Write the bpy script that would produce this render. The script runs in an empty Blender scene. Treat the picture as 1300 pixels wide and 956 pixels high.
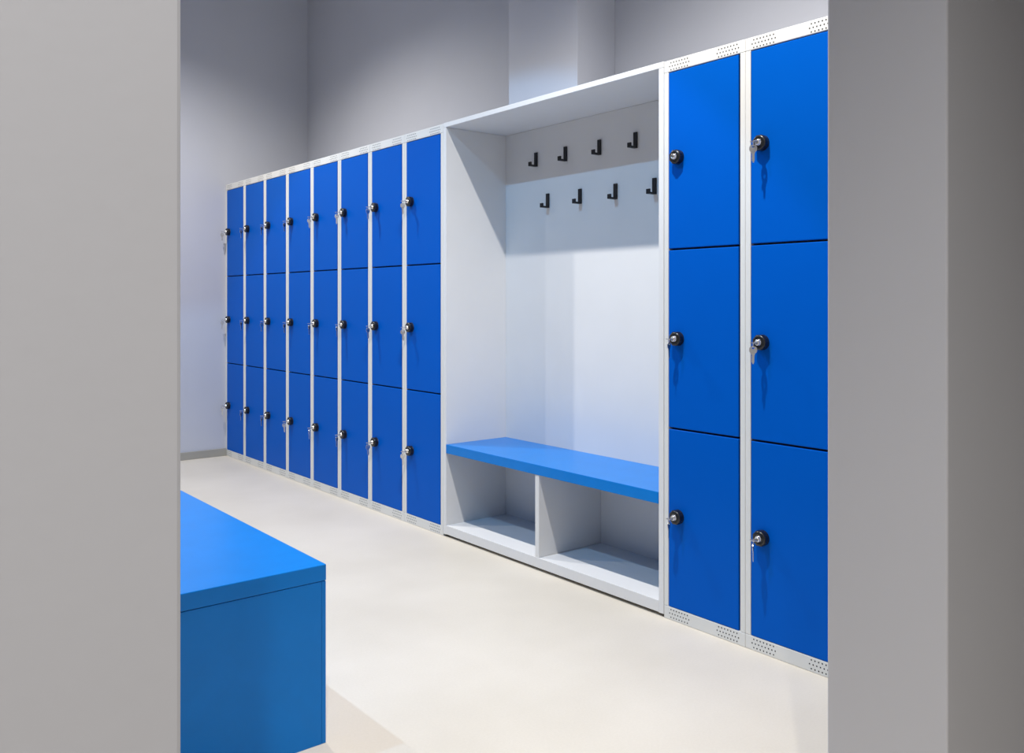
import bpy, bmesh, math, random
from mathutils import Vector, Matrix
random.seed(4)
C = bpy.context.scene.collection
PI = math.pi

# ------------------------------------------------------------------ materials
def new_mat(name):
    m = bpy.data.materials.new(name); m.use_nodes = True
    nt = m.node_tree
    return m, nt, nt.nodes['Principled BSDF']

def paint(name, col, rough=0.5, spec=0.5, metal=0.0, var=0.03, scale=6.0, bump=0.0, bscale=120.0, coat=0.0):
    """painted / laminated surface: base colour with faint procedural mottling and optional fine bump"""
    m, nt, b = new_mat(name)
    tc = nt.nodes.new('ShaderNodeTexCoord')
    n = nt.nodes.new('ShaderNodeTexNoise'); n.inputs['Scale'].default_value = scale; n.inputs['Detail'].default_value = 3
    r = nt.nodes.new('ShaderNodeValToRGB')
    r.color_ramp.elements[0].position = 0.3; r.color_ramp.elements[1].position = 0.7
    r.color_ramp.elements[0].color = tuple(c*(1-var) for c in col)+(1,)
    r.color_ramp.elements[1].color = tuple(min(1, c*(1+var)) for c in col)+(1,)
    nt.links.new(tc.outputs['Object'], n.inputs['Vector'])
    nt.links.new(n.outputs['Fac'], r.inputs['Fac'])
    nt.links.new(r.outputs['Color'], b.inputs['Base Color'])
    b.inputs['Roughness'].default_value = rough
    b.inputs['Specular IOR Level'].default_value = spec
    b.inputs['Metallic'].default_value = metal
    if coat: b.inputs['Coat Weight'].default_value = coat
    if bump:
        n2 = nt.nodes.new('ShaderNodeTexNoise'); n2.inputs['Scale'].default_value = bscale; n2.inputs['Detail'].default_value = 2
        bp = nt.nodes.new('ShaderNodeBump'); bp.inputs['Strength'].default_value = bump; bp.inputs['Distance'].default_value = 0.002
        nt.links.new(tc.outputs['Object'], n2.inputs['Vector'])
        nt.links.new(n2.outputs['Fac'], bp.inputs['Height'])
        nt.links.new(bp.outputs['Normal'], b.inputs['Normal'])
    return m

M = {}
M['wall']   = paint('wall_paint', (0.56, 0.575, 0.63), 0.75, 0.25, var=0.012, scale=3, bump=0.06, bscale=90)
M['ceil']   = paint('ceiling_paint', (0.50, 0.53, 0.62), 0.9, 0.2, var=0.01)
M['greywall'] = paint('grey_wall_paint', (0.28, 0.30, 0.35), 0.8, 0.2, var=0.012, scale=3)
M['base']   = paint('baseboard_vinyl', (0.36, 0.345, 0.305), 0.5, 0.4, var=0.04)
M['frame']  = paint('light_grey_steel', (0.70, 0.70, 0.675), 0.45, 0.5, var=0.012, bump=0.02, bscale=300)
M['inner_shade']  = paint('locker_inside_shade', (0.10, 0.10, 0.10), 0.8, 0.2)  # dark tone stands for the shade inside, for shelves and door-gap sheet
M['dark']   = paint('perforation_shadow', (0.03, 0.03, 0.035), 0.9, 0.1)
M['door']   = paint('blue_door_enamel', (0.0, 0.095, 0.485), 0.36, 0.05, var=0.02, scale=3, bump=0.02, bscale=260)
M['bench']  = paint('blue_laminate', (0.0, 0.185, 0.60), 0.28, 0.22, var=0.03, scale=14, bump=0.05, bscale=400)
M['white']  = paint('white_laminate', (0.715, 0.715, 0.71), 0.5, 0.45, var=0.012, bump=0.02, bscale=300)
M['black']  = paint('black_powder_coat', (0.006, 0.006, 0.009), 0.5, 0.4)
M['knob']   = paint('black_gloss_plastic', (0.009, 0.0085, 0.008), 0.3, 0.6)
M['chrome'] = paint('nickel', (0.80, 0.77, 0.72), 0.22, 0.5, metal=1.0)
M['steel']  = paint('key_steel', (0.72, 0.70, 0.66), 0.34, 0.5, metal=1.0)
M['plinth'] = paint('dark_plinth', (0.02, 0.018, 0.015), 0.8, 0.2)

def floor_mat():
    m, nt, b = new_mat('beige_vinyl_floor')
    tc = nt.nodes.new('ShaderNodeTexCoord')
    n1 = nt.nodes.new('ShaderNodeTexNoise'); n1.inputs['Scale'].default_value = 2.2; n1.inputs['Detail'].default_value = 5
    n2 = nt.nodes.new('ShaderNodeTexNoise'); n2.inputs['Scale'].default_value = 160; n2.inputs['Detail'].default_value = 2
    mx = nt.nodes.new('ShaderNodeMath'); mx.operation = 'MULTIPLY_ADD'; mx.inputs[1].default_value = 0.35
    r = nt.nodes.new('ShaderNodeValToRGB')
    r.color_ramp.elements[0].position = 0.45; r.color_ramp.elements[1].position = 0.9
    r.color_ramp.elements[0].color = (0.600, 0.548, 0.462, 1)
    r.color_ramp.elements[1].color = (0.675, 0.622, 0.535, 1)
    nt.links.new(tc.outputs['Object'], n1.inputs['Vector']); nt.links.new(tc.outputs['Object'], n2.inputs['Vector'])
    nt.links.new(n2.outputs['Fac'], mx.inputs[0]); nt.links.new(n1.outputs['Fac'], mx.inputs[2])
    nt.links.new(mx.outputs[0], r.inputs['Fac']); nt.links.new(r.outputs['Color'], b.inputs['Base Color'])
    b.inputs['Roughness'].default_value = 0.48; b.inputs['Specular IOR Level'].default_value = 0.4
    return m
M['floor'] = floor_mat()

# ------------------------------------------------------------------ mesh helpers
def bx(bm, x0, x1, y0, y1, z0, z1, bev=0.0, seg=2, mi=0):
    vs = [bm.verts.new((x, y, z)) for x in (x0, x1) for y in (y0, y1) for z in (z0, z1)]
    q = [(0,1,3,2), (4,6,7,5), (0,4,5,1), (2,3,7,6), (0,2,6,4), (1,5,7,3)]
    fs = [bm.faces.new([vs[i] for i in f]) for f in q]
    for f in fs: f.material_index = mi
    if bev:
        es = list({e for f in fs for e in f.edges})
        bmesh.ops.bevel(bm, geom=es, offset=bev, segments=seg, profile=0.5, affect='EDGES')
    return fs

def lathe_x(bm, prof, n=28, cy=0, cz=0, mi=0, smooth=True):
    """revolve (x, radius) profile about the X axis through (cy, cz)"""
    rings = []
    for x, r in prof:
        if r < 1e-6: rings.append([bm.verts.new((x, cy, cz))])
        else: rings.append([bm.verts.new((x, cy + r*math.cos(2*PI*k/n), cz + r*math.sin(2*PI*k/n))) for k in range(n)])
    for a, b in zip(rings, rings[1:]):
        for k in range(n):
            k2 = (k+1) % n
            if len(a) == 1 and len(b) == 1: continue
            if len(a) == 1: f = bm.faces.new((a[0], b[k], b[k2]))
            elif len(b) == 1: f = bm.faces.new((a[k], b[0], a[k2]))
            else: f = bm.faces.new((a[k], b[k], b[k2], a[k2]))
            f.smooth = smooth; f.material_index = mi

def torus(bm, R, r, mat, n=18, m=8):
    g = [[bm.verts.new(mat @ Vector(((R + r*math.cos(2*PI*j/m))*math.cos(2*PI*i/n), (R + r*math.cos(2*PI*j/m))*math.sin(2*PI*i/n), r*math.sin(2*PI*j/m)))) for j in range(m)] for i in range(n)]
    for i in range(n):
        for j in range(m):
            f = bm.faces.new((g[i][j], g[(i+1)%n][j], g[(i+1)%n][(j+1)%m], g[i][(j+1)%m])); f.smooth = True

def to_mesh(name, bm, mats):
    bmesh.ops.recalc_face_normals(bm, faces=bm.faces)
    me = bpy.data.meshes.new(name); bm.to_mesh(me); bm.free()
    for m in (mats if isinstance(mats, (list, tuple)) else [mats]): me.materials.append(m)
    return me

def obj(name, bm, mats, parent=None, loc=(0,0,0)):
    o = bpy.data.objects.new(name, to_mesh(name, bm, mats)); C.objects.link(o)
    o.location = loc
    if parent is not None: o.parent = parent
    return o

def box_obj(name, b, mat, parent=None, bev=0.0015, loc=(0,0,0), seg=2):
    bm = bmesh.new(); bx(bm, *b, bev=bev, seg=seg); return obj(name, bm, mat, parent, loc)

def thing(name, label, cat, loc=(0,0,0), group=None):
    o = bpy.data.objects.new(name, None); C.objects.link(o); o.empty_display_size = 0.05
    o.location = loc; o['label'] = label; o['category'] = cat
    if group: o['group'] = group
    return o

def struct(name, boxes, mat, label, cat, bev=0.0):
    bm = bmesh.new()
    for b in boxes: bx(bm, *b, bev=bev)
    o = obj(name, bm, mat); o['kind'] = 'structure'; o['label'] = label; o['category'] = cat
    return o

def copy_tree(o, parent=None):
    c = o.copy(); C.objects.link(c)
    if parent is not None: c.parent = parent
    for ch in list(o.children): copy_tree(ch, c)
    return c

# ------------------------------------------------------------------ dimensions (metres)
D      = 2.1537     # front plane of the locker row
WX     = 2.741      # wall behind the lockers
YE     = 5.7155     # end wall
WL     = 0.3198     # pitch of the long row
WR     = 0.3155     # pitch of the right pair
Y8     = YE - 8*WL  # coat unit left side
Y3     = 1.8918     # coat unit right side
NB     = 2.4847     # face of the coat unit's back panel
CEIL   = 3.36
YN, YF = 0.5505, 0.730   # near / far face of the dividing wall
XL, XR = 0.1798, 1.200  # opening in the dividing wall
PY0, PY1, PX = 2.6875, 3.150, 2.515  # pillar
XM, YM = -2.6, -2.2

# ------------------------------------------------------------------ the room
struct('floor', [(XM-0.2, WX+0.3, YM-0.2, YE+0.2, -0.12, 0)], M['floor'], 'beige speckled vinyl floor of the changing room', 'floor')
struct('ceiling', [(XM-0.2, WX+0.3, YM-0.2, YE+0.2, CEIL, CEIL+0.12)], M['ceil'], 'pale ceiling above the changing room', 'ceiling')
struct('wall_right', [(WX, WX+0.2, YM, YE, 0, CEIL)], M['wall'], 'pale painted wall rising behind the locker row', 'wall')
struct('wall_back', [(XM, WX+0.2, YE, YE+0.2, 0, CEIL)], M['wall'], 'pale painted end wall at the far end of the lockers', 'wall')
struct('wall_left', [(XM-0.2, XM, YM, YE+0.2, 0, CEIL)], M['greywall'], 'pale painted wall on the far left side of the room', 'wall')
struct('wall_front', [(XM, WX+0.2, YM-0.2, YM, 0, CEIL)], M['greywall'], 'pale painted wall behind the viewer', 'wall')
struct('wall_near_left', [(XM, XL, YN, YF, 0, CEIL)], M['wall'], 'light warm grey wall end in the left foreground', 'wall', bev=0.003)
struct('wall_near_right', [(XR, WX, YN, YF, 0, CEIL)], M['wall'], 'grey wall end in the right foreground, hiding the last locker', 'wall', bev=0.003)
struct('wall_pillar', [(PX, WX, PY0, PY1, 0, CEIL)], M['wall'], 'square pillar standing out of the wall behind the coat unit', 'pillar', bev=0.002)
struct('baseboard_back', [(XM, D-0.002, YE-0.012, YE, 0, 0.05)], M['base'], 'low beige grey baseboard along the end wall', 'baseboard', bev=0.002)
struct('baseboard_right', [(XR-0.010, XR, YN-0.010, YF+0.010, 0, 0.05), (XR, WX, YN-0.010, YN, 0, 0.05)], M['base'], 'low beige grey baseboard around the right wall end', 'baseboard', bev=0.002)
struct('baseboard_left', [(XL, XL+0.010, YN-0.010, YF+0.010, 0, 0.05), (XM, XL, YN-0.010, YN, 0, 0.05)], M['base'], 'low beige grey baseboard around the left wall end', 'baseboard', bev=0.002)

# ------------------------------------------------------------------ lockers
ST = 0.0185   # stile
ZB, ZT, H = 0.042, 1.762, 1.80
GAPS = (0.6165, 1.1905)
LOCKZ = (0.338, 0.905, 1.483)

def perforated(bm, w, z0, z1, rows):
    bx(bm, 0, 0.020, -w/2, w/2, z0, z1, bev=0.0020)
    y_l = w/2 - 0.024
    for side in (0, 1):
        for ri, fz in enumerate(rows):
            n = 8 if ri == 1 else 7
            for k in range(n):
                off = k*0.0112 + (0 if ri == 1 else 0.0056)
                y = (y_l - off) if side == 0 else (-w/2 + 0.024 + 7*0.0112 - off)
                z = fz
                vs = [bm.verts.new((-0.0004, y + 0.0022*math.cos(2*PI*i/10), z + 0.0022*math.sin(2*PI*i/10))) for i in range(10)]
                f = bm.faces.new(vs); f.material_index = 1

def make_knob():
    kb = bmesh.new()
    lathe_x(kb, [(0.001, 0.0), (0.001, 0.0222), (-0.0010, 0.0226), (-0.0020, 0.0224), (-0.0026, 0.0219), (-0.0034, 0.0223),
                 (-0.0180, 0.0219), (-0.0205, 0.0206), (-0.0220, 0.0186),
                 (-0.0224, 0.0120), (-0.0216, 0.0104), (-0.0216, 0.0)], n=32)
    for k in range(8):                                   # grip ribs round the rim
        t = bmesh.new()
        bx(t, -0.0200, -0.0070, -0.0030, 0.0030, 0.0195, 0.0229, bev=0.0010, seg=2)
        bmesh.ops.transform(t, matrix=Matrix.Rotation(2*PI*(k+0.5)/8, 4, 'X'), verts=t.verts)
        tmp = bpy.data.meshes.new('tmp'); t.to_mesh(tmp); t.free(); kb.from_mesh(tmp); bpy.data.meshes.remove(tmp)
    return kb

CF = 0.0300     # how far the key cylinder stands out
def make_core():
    cb = bmesh.new()
    lathe_x(cb, [(-0.0205, 0.0), (-0.0205, 0.0102), (-0.0228, 0.0102), (-0.0236, 0.0094), (-0.0280, 0.0086), (-CF+0.0004, 0.0076),
                 (-CF, 0.0060), (-CF+0.0006, 0.0052), (-CF+0.0006, 0.0)], n=24)
    bx(cb, -CF-0.0001, -CF+0.0015, -0.0034, 0.0034, -0.0010, 0.0010, mi=1)
    return cb

def make_locker(w):
    root = thing('locker', 'locker', 'locker', group='tall blue lockers with three doors each')
    dep = 0.50
    f = bmesh.new()
    for s in (-1, 1):
        y0, y1 = sorted((s*w/2, s*(w/2 - ST)))
        bx(f, 0, 0.022, y0, y1, ZB, ZT, bev=0.0020)               # stiles
        y0, y1 = sorted((s*w/2, s*(w/2 - 0.002)))
        bx(f, 0.018, dep, y0, y1, 0.002, H-0.001)                  # side sheets
    bx(f, dep-0.002, dep, -w/2, w/2, 0.002, H-0.001)
    bx(f, 0.012, dep, -w/2+0.001, w/2-0.001, H-0.004, H-0.002)
    bx(f, 0.012, dep, -w/2+0.001, w/2-0.001, 0.03, 0.032)
    obj('frame', f, M['frame'], root)
    t = bmesh.new(); perforated(t, w, ZT, H, (1.7905, 1.7793, 1.7680)); obj('vent_strip', t, [M['frame'], M['dark']], root)
    b = bmesh.new(); perforated(b, w, 0.0, ZB, (0.0335, 0.0215, 0.0095)); obj('base_strip', b, [M['frame'], M['dark']], root)
    sh = bmesh.new()
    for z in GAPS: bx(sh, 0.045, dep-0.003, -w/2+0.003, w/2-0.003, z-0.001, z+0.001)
    for yy in (-w/2+0.0205,):   # added dark sheet behind the doors, painting in the shade of their gaps
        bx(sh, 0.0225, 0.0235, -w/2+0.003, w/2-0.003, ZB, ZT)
    obj('shelf_and_shade_sheet', sh, M['inner_shade'], root)
    yl, yr = w/2 - ST - 0.0012, -w/2 + ST + 0.0056
    zs = [(ZB+0.001, GAPS[0]-0.0030), (GAPS[0]+0.0030, GAPS[1]-0.0030), (GAPS[1]+0.0030, ZT-0.003)]
    kn = to_mesh('lock_knob', make_knob(), M['knob']) if 'kn' not in CACHE else CACHE['kn']
    co = to_mesh('lock_core', make_core(), [M['chrome'], M['dark']]) if 'co' not in CACHE else CACHE['co']
    CACHE['kn'], CACHE['co'] = kn, co
    for (z0, z1), lz in zip(zs, LOCKZ):
        d = bmesh.new(); bx(d, 0.0, 0.018, yr, yl, z0, z1, bev=0.0022, seg=3)
        dr = obj('door', d, M['door'], root)
        for nm, me in (('lock_knob', kn), ('lock_core', co)):
            o = bpy.data.objects.new(nm, me); C.objects.link(o); o.parent = dr
            o.location = (0, LOCKY(w), lz)
            if nm == 'lock_core': o['label'] = 'nickel key cylinder'
            else: o['label'] = 'black round lock knob'
    return root
CACHE = {}
def LOCKY(w): return w/2 - ST - 0.0420

ORD = ['first', 'second', 'third', 'fourth', 'fifth', 'sixth', 'seventh', 'eighth']
lockers = []   # (centre y, width, phrase)
protoL = make_locker(WL - 0.0012)
protoR = make_locker(WR - 0.0004)
for i in range(8):                    # i = 0 beside the coat unit
    o = protoL if i == 0 else copy_tree(protoL)
    yc = Y8 + (i+0.5)*WL + 0.0003
    o.location = (D, yc, 0)
    if i == 0:
        where = 'locker just left of the coat unit'
        o['label'] = 'tall blue locker touching the left side of the white coat unit'
    elif i == 7:
        where = 'farthest locker against the end wall'
        o['label'] = 'tall blue locker farthest away, against the end wall'
    else:
        where = '%s locker left of the coat unit' % ORD[i]
        o['label'] = 'tall blue locker, %s to the left of the white coat unit' % ORD[i]
    lockers.append((yc, WL, where))
for i in range(2):
    o = protoR if i == 0 else copy_tree(protoR)
    yc = Y3 - (i+0.5)*WR
    o.location = (D, yc, 0)
    if i == 0:
        o['label'] = 'tall blue locker right of the coat unit, top lock without a key'
        where = 'locker just right of the coat unit'
    else:
        o['label'] = 'tall blue locker at the far right, cut off by the grey wall end'
        where = 'rightmost locker beside the grey wall end'
    lockers.append((yc, WR, where))

# ------------------------------------------------------------------ keys in the locks
def key_shape(bm, bow_w=0.022, bow_h=0.021, blade=0.030, th=0.0018, off=0.26):
    """key hanging along -z, its hole at the origin, flat in the y-z plane"""
    n = 16
    def outline(k):
        a = 2*PI*k/n + PI/n
        x, z = math.cos(a), math.sin(a)
        s = 1/max(abs(x)**3 + abs(z)**3, 1e-6)**(1/3)     # rounded-square bow
        return (x*s*bow_w/2, z*s*bow_h/2 - bow_h*off)
    hole = [(0.0038*math.cos(2*PI*k/n + PI/n), 0.0028*math.sin(2*PI*k/n + PI/n)) for k in range(n)]
    out = [outline(k) for k in range(n)]
    V = {}
    for s in (-1, 1):
        V[s] = ([bm.verts.new((s*th/2, y, z)) for y, z in out], [bm.verts.new((s*th/2, y, z)) for y, z in hole])
    for k in range(n):
        k2 = (k+1) % n
        for s in (-1, 1): bm.faces.new((V[s][0][k], V[s][0][k2], V[s][1][k2], V[s][1][k]))
        for q in (0, 1): bm.faces.new((V[-1][q][k], V[-1][q][k2], V[1][q][k2], V[1][q][k]))
    zb = -bow_h*off - bow_h/2
    # shoulder and blade with a few cuts
    bx(bm, -th/2, th/2, -0.0052, 0.0052, zb-0.004, zb+0.002)
    bx(bm, -th/2*0.9, th/2*0.9, -0.0040, 0.0030, zb-blade+0.004, zb-0.003)
    for q, dz in enumerate((0.008, 0.013, 0.018, 0.023)):
        bx(bm, -th/2*0.9, th/2*0.9, 0.0028, 0.0042 - 0.0004*(q % 2), zb-dz-0.0016, zb-dz+0.0016)
    vt = [bm.verts.new((0, -0.0005, zb-blade))]
    bx(bm, -th/2*0.8, th/2*0.8, -0.0025, 0.0015, zb-blade, zb-blade+0.004)
    bmesh.ops.delete(bm, geom=vt, context='VERTS')

def make_keys():
    root = thing('key_bunch', 'keys', 'keys', group='key pairs hanging in the locker locks')
    # key pushed into the lock, bow lying level; origin = face of the key cylinder
    k = bmesh.new(); key_shape(k, 0.0200, 0.0200, 0.014, off=0.10)
    # rotate so that the blade points to +x and the bow is horizontal
    bmesh.ops.transform(k, matrix=Matrix.Rotation(-PI/2, 4, 'Y'), verts=k.verts)     # -z -> +x, flat in x-y
    bmesh.ops.translate(k, vec=(-0.0160, 0, 0), verts=k.verts)
    obj('key', k, M['steel'], root)
    r = bmesh.new(); torus(r, 0.0082, 0.0007, Matrix.Translation((-0.0160, 0, -0.0068)) @ Matrix.Rotation(PI/2, 4, 'X') @ Matrix.Rotation(0.5, 4, 'Y'))
    obj('ring', r, M['chrome'], root)
    s = bmesh.new(); key_shape(s)
    o = obj('spare_key', s, M['steel'], root, (-0.0160, 0, -0.0150))
    return root

DR = math.radians
# how far each hanging spare key is turned away from facing the room's entrance (degrees), per locker: bottom, middle, top
turn = {0: (10, 0, 5), 1: (30, 45, 40), 2: (60, 70, 10), 3: (80, 65, 10), 4: (15, 60, 55), 5: (60, 40, 55), 6: (55, 60, 50), 7: (0, 10, 5),
        8: (72, 68, 0), 9: (84, 4, -4)}
proto_keys = make_keys(); used = False
for li, (yc, w, where) in enumerate(lockers):
    for di, tier in enumerate(('bottom', 'middle', 'top')):
        if li == 8 and di == 2: continue          # that lock is empty
        o = copy_tree(proto_keys) if used else proto_keys
        used = True
        o.location = (D - CF, yc + LOCKY(w - (0.0012 if li < 8 else 0.0004)), LOCKZ[di])
        o['label'] = 'steel keys in the %s lock of the %s' % (tier, where)
        for ch in o.children:
            if ch.name.startswith('spare_key'):
                face = PI/2 - math.atan2(D, yc)
                ch.rotation_euler = (DR(random.uniform(-4, 4)), 0, face + DR(turn[li][di]))

# ------------------------------------------------------------------ white coat unit with blue seat
unit = thing('coat_unit', 'tall white open coat unit with blue seat, black hooks and two shoe compartments', 'coat rack', (D, (Y8+Y3)/2, 0))
ox, oy = D, (Y8+Y3)/2
def ub(name, x0, x1, y0, y1, z0, z1, mat='white', bev=0.0012):
    return box_obj(name, (x0-ox, x1-ox, y0-oy, y1-oy, z0, z1), M[mat], unit, bev)
T = 0.0225
ub('side_panel', D, PX-0.002, Y8-T, Y8-0.0012, 0.010, 1.782)
ub('side_panel', D, PX-0.002, Y3+0.0014, Y3+T, 0.010, 1.782)
ub('top_panel', D, PX-0.002, Y3+0.0014, Y8-0.0012, 1.7825, 1.802)
ub('back_panel', NB, NB+0.016, Y3+T, Y8-T, 0.030, 1.7820)
ub('bottom_panel', D, NB-0.0002, Y3+T, Y8-T, 0.0115, 0.050)
ub('divider', D+0.001, NB-0.0002, 2.5155, 2.5375, 0.0502, 0.3635)
sb = bmesh.new(); bx(sb, D-0.001-ox, NB-0.0002-ox, Y3+T+0.0005-oy, Y8-T-0.0005-oy, 0.3640, 0.4025, bev=0.0012)
so = obj('seat', sb, M['bench'], unit); so['label'] = 'blue laminate seat board'
ub('plinth', D+0.03, NB-0.02, Y3+T+0.005, Y8-T-0.005, 0.0, 0.0113, 'plinth', 0.0)
for yy in (Y3+0.011, Y8-0.011):
    ub('foot', D+0.02, D+0.06, yy-0.009, yy+0.009, 0.0, 0.0098, 'plinth', 0.0)
    ub('foot', PX-0.07, PX-0.03, yy-0.009, yy+0.009, 0.0, 0.0098, 'plinth', 0.0)

def hook_mesh():
    b = bmesh.new()
    w = 0.0185
    # one bent flat bar: back plate, arm, upturned tip (profile in x-z, extruded in y)
    prof = [(0, 0.031), (0, -0.031), (-0.0400, -0.031), (-0.0400, -0.0125), (-0.0340, -0.0125), (-0.0340, -0.0245), (-0.0065, -0.0245), (-0.0065, 0.031)]
    a = [b.verts.new((x, -w/2, z)) for x, z in prof]; c = [b.verts.new((x, w/2, z)) for x, z in prof]
    b.faces.new(a); b.faces.new(c[::-1])
    n = len(prof)
    for k in range(n): b.faces.new((a[k], a[(k+1)%n], c[(k+1)%n], c[k]))
    bmesh.ops.recalc_face_normals(b, faces=b.faces)
    bmesh.ops.bevel(b, geom=list(b.edges), offset=0.0010, segments=2, profile=0.5, affect='EDGES')
    return b
hm = to_mesh('coat_hook', hook_mesh(), M['black'])
for z, ys in ((1.6462, (2.917, 2.725, 2.522, 2.324)), (1.4590, (2.8386, 2.6357, 2.4317, 2.227))):
    for y in ys:
        o = bpy.data.objects.new('coat_hook', hm); C.objects.link(o); o.parent = unit
        o.location = (NB-0.0002-ox, y-oy, z); o['label'] = 'black bent metal coat hook'

# ------------------------------------------------------------------ blue bench in the foreground
BX1, BX0, BY0, BY1, BZ = 0.9322, 0.470, 1.8459, 3.75, 0.4143
bench = thing('bench', 'low solid blue laminate bench standing free on the floor in the left foreground', 'bench', ((BX0+BX1)/2, (BY0+BY1)/2, 0))
cx, cy = (BX0+BX1)/2, (BY0+BY1)/2
def bb(name, x0, x1, y0, y1, z0, z1, bev=0.0012):
    return box_obj(name, (x0-cx, x1-cx, y0-cy, y1-cy, z0, z1), M['bench'], bench, bev)
bb('bench_top', BX0, BX1, BY0, BY1, BZ-0.0375, BZ, 0.0016)
zt = BZ-0.0385
bb('side_panel', BX1-0.0115, BX1-0.0005, BY0+0.0005, BY1-0.0005, 0.0, zt)
bb('side_panel', BX0+0.0005, BX0+0.0115, BY0+0.0005, BY1-0.0005, 0.0, zt)
bb('end_panel', BX0+0.0120, BX1-0.0120, BY0+0.0005, BY0+0.0190, 0.0, zt, 0.0006)
bb('end_panel', BX0+0.0120, BX1-0.0120, BY1-0.0190, BY1-0.0005, 0.0, zt, 0.0006)

# ------------------------------------------------------------------ light: recessed ceiling downlights
def spot(name, loc, power, col, half=66, blend=0.5, r=0.022):
    l = bpy.data.lights.new(name, 'SPOT'); l.energy = power; l.color = col
    l.spot_size = 2*DR(half); l.spot_blend = blend; l.shadow_soft_size = r
    o = bpy.data.objects.new(name, l); C.objects.link(o); o.location = loc
    return o
LZ = 3.30
WARM = (1.0, 0.96, 0.90); COOL = (0.29, 0.60, 1.0); NEU = (1.0, 0.965, 0.92)
spot('downlight', (1.246, 1.62, LZ), 315, NEU, 61.5, 0.75)
spot('downlight', (1.246, 4.40, LZ), 210, NEU, 67, 0.85)
cool = spot('daylight_beam', (-0.055, 2.65, LZ), 128, COOL, 40, 0.10)
az, el = DR(20), DR(64)
cool.rotation_euler = Vector((math.cos(az)*math.cos(el), math.sin(az)*math.cos(el), -math.sin(el))).to_track_quat('-Z', 'Y').to_euler()
spot('downlight', (-0.055, 5.00, LZ), 115, NEU, 69, 0.7)
spot('downlight', (-0.25, -0.35, LZ), 385, (1.0, 0.955, 0.89), 50, 1.0)
w = bpy.data.worlds.new('world'); bpy.context.scene.world = w; w.use_nodes = True
w.node_tree.nodes['Background'].inputs[0].default_value = (0.5, 0.52, 0.58, 1)
w.node_tree.nodes['Background'].inputs[1].default_value = 0.05

# ------------------------------------------------------------------ camera (level, verticals kept upright by shift)
cam = bpy.data.cameras.new('camera'); co = bpy.data.objects.new('camera', cam); C.objects.link(co)
co.location = (0, 0, 1.023); co.rotation_euler = (PI/2, 0, -0.6775)
cam.sensor_width = 36; cam.lens = 36*1106.9/1300
cam.shift_y = -(478-383.0)/1300
cam.clip_start = 0.02
bpy.context.scene.camera = co
vs = bpy.context.scene.view_settings
vs.view_transform = 'Standard'; vs.look = 'None'; vs.exposure = 0.0; vs.gamma = 1.0
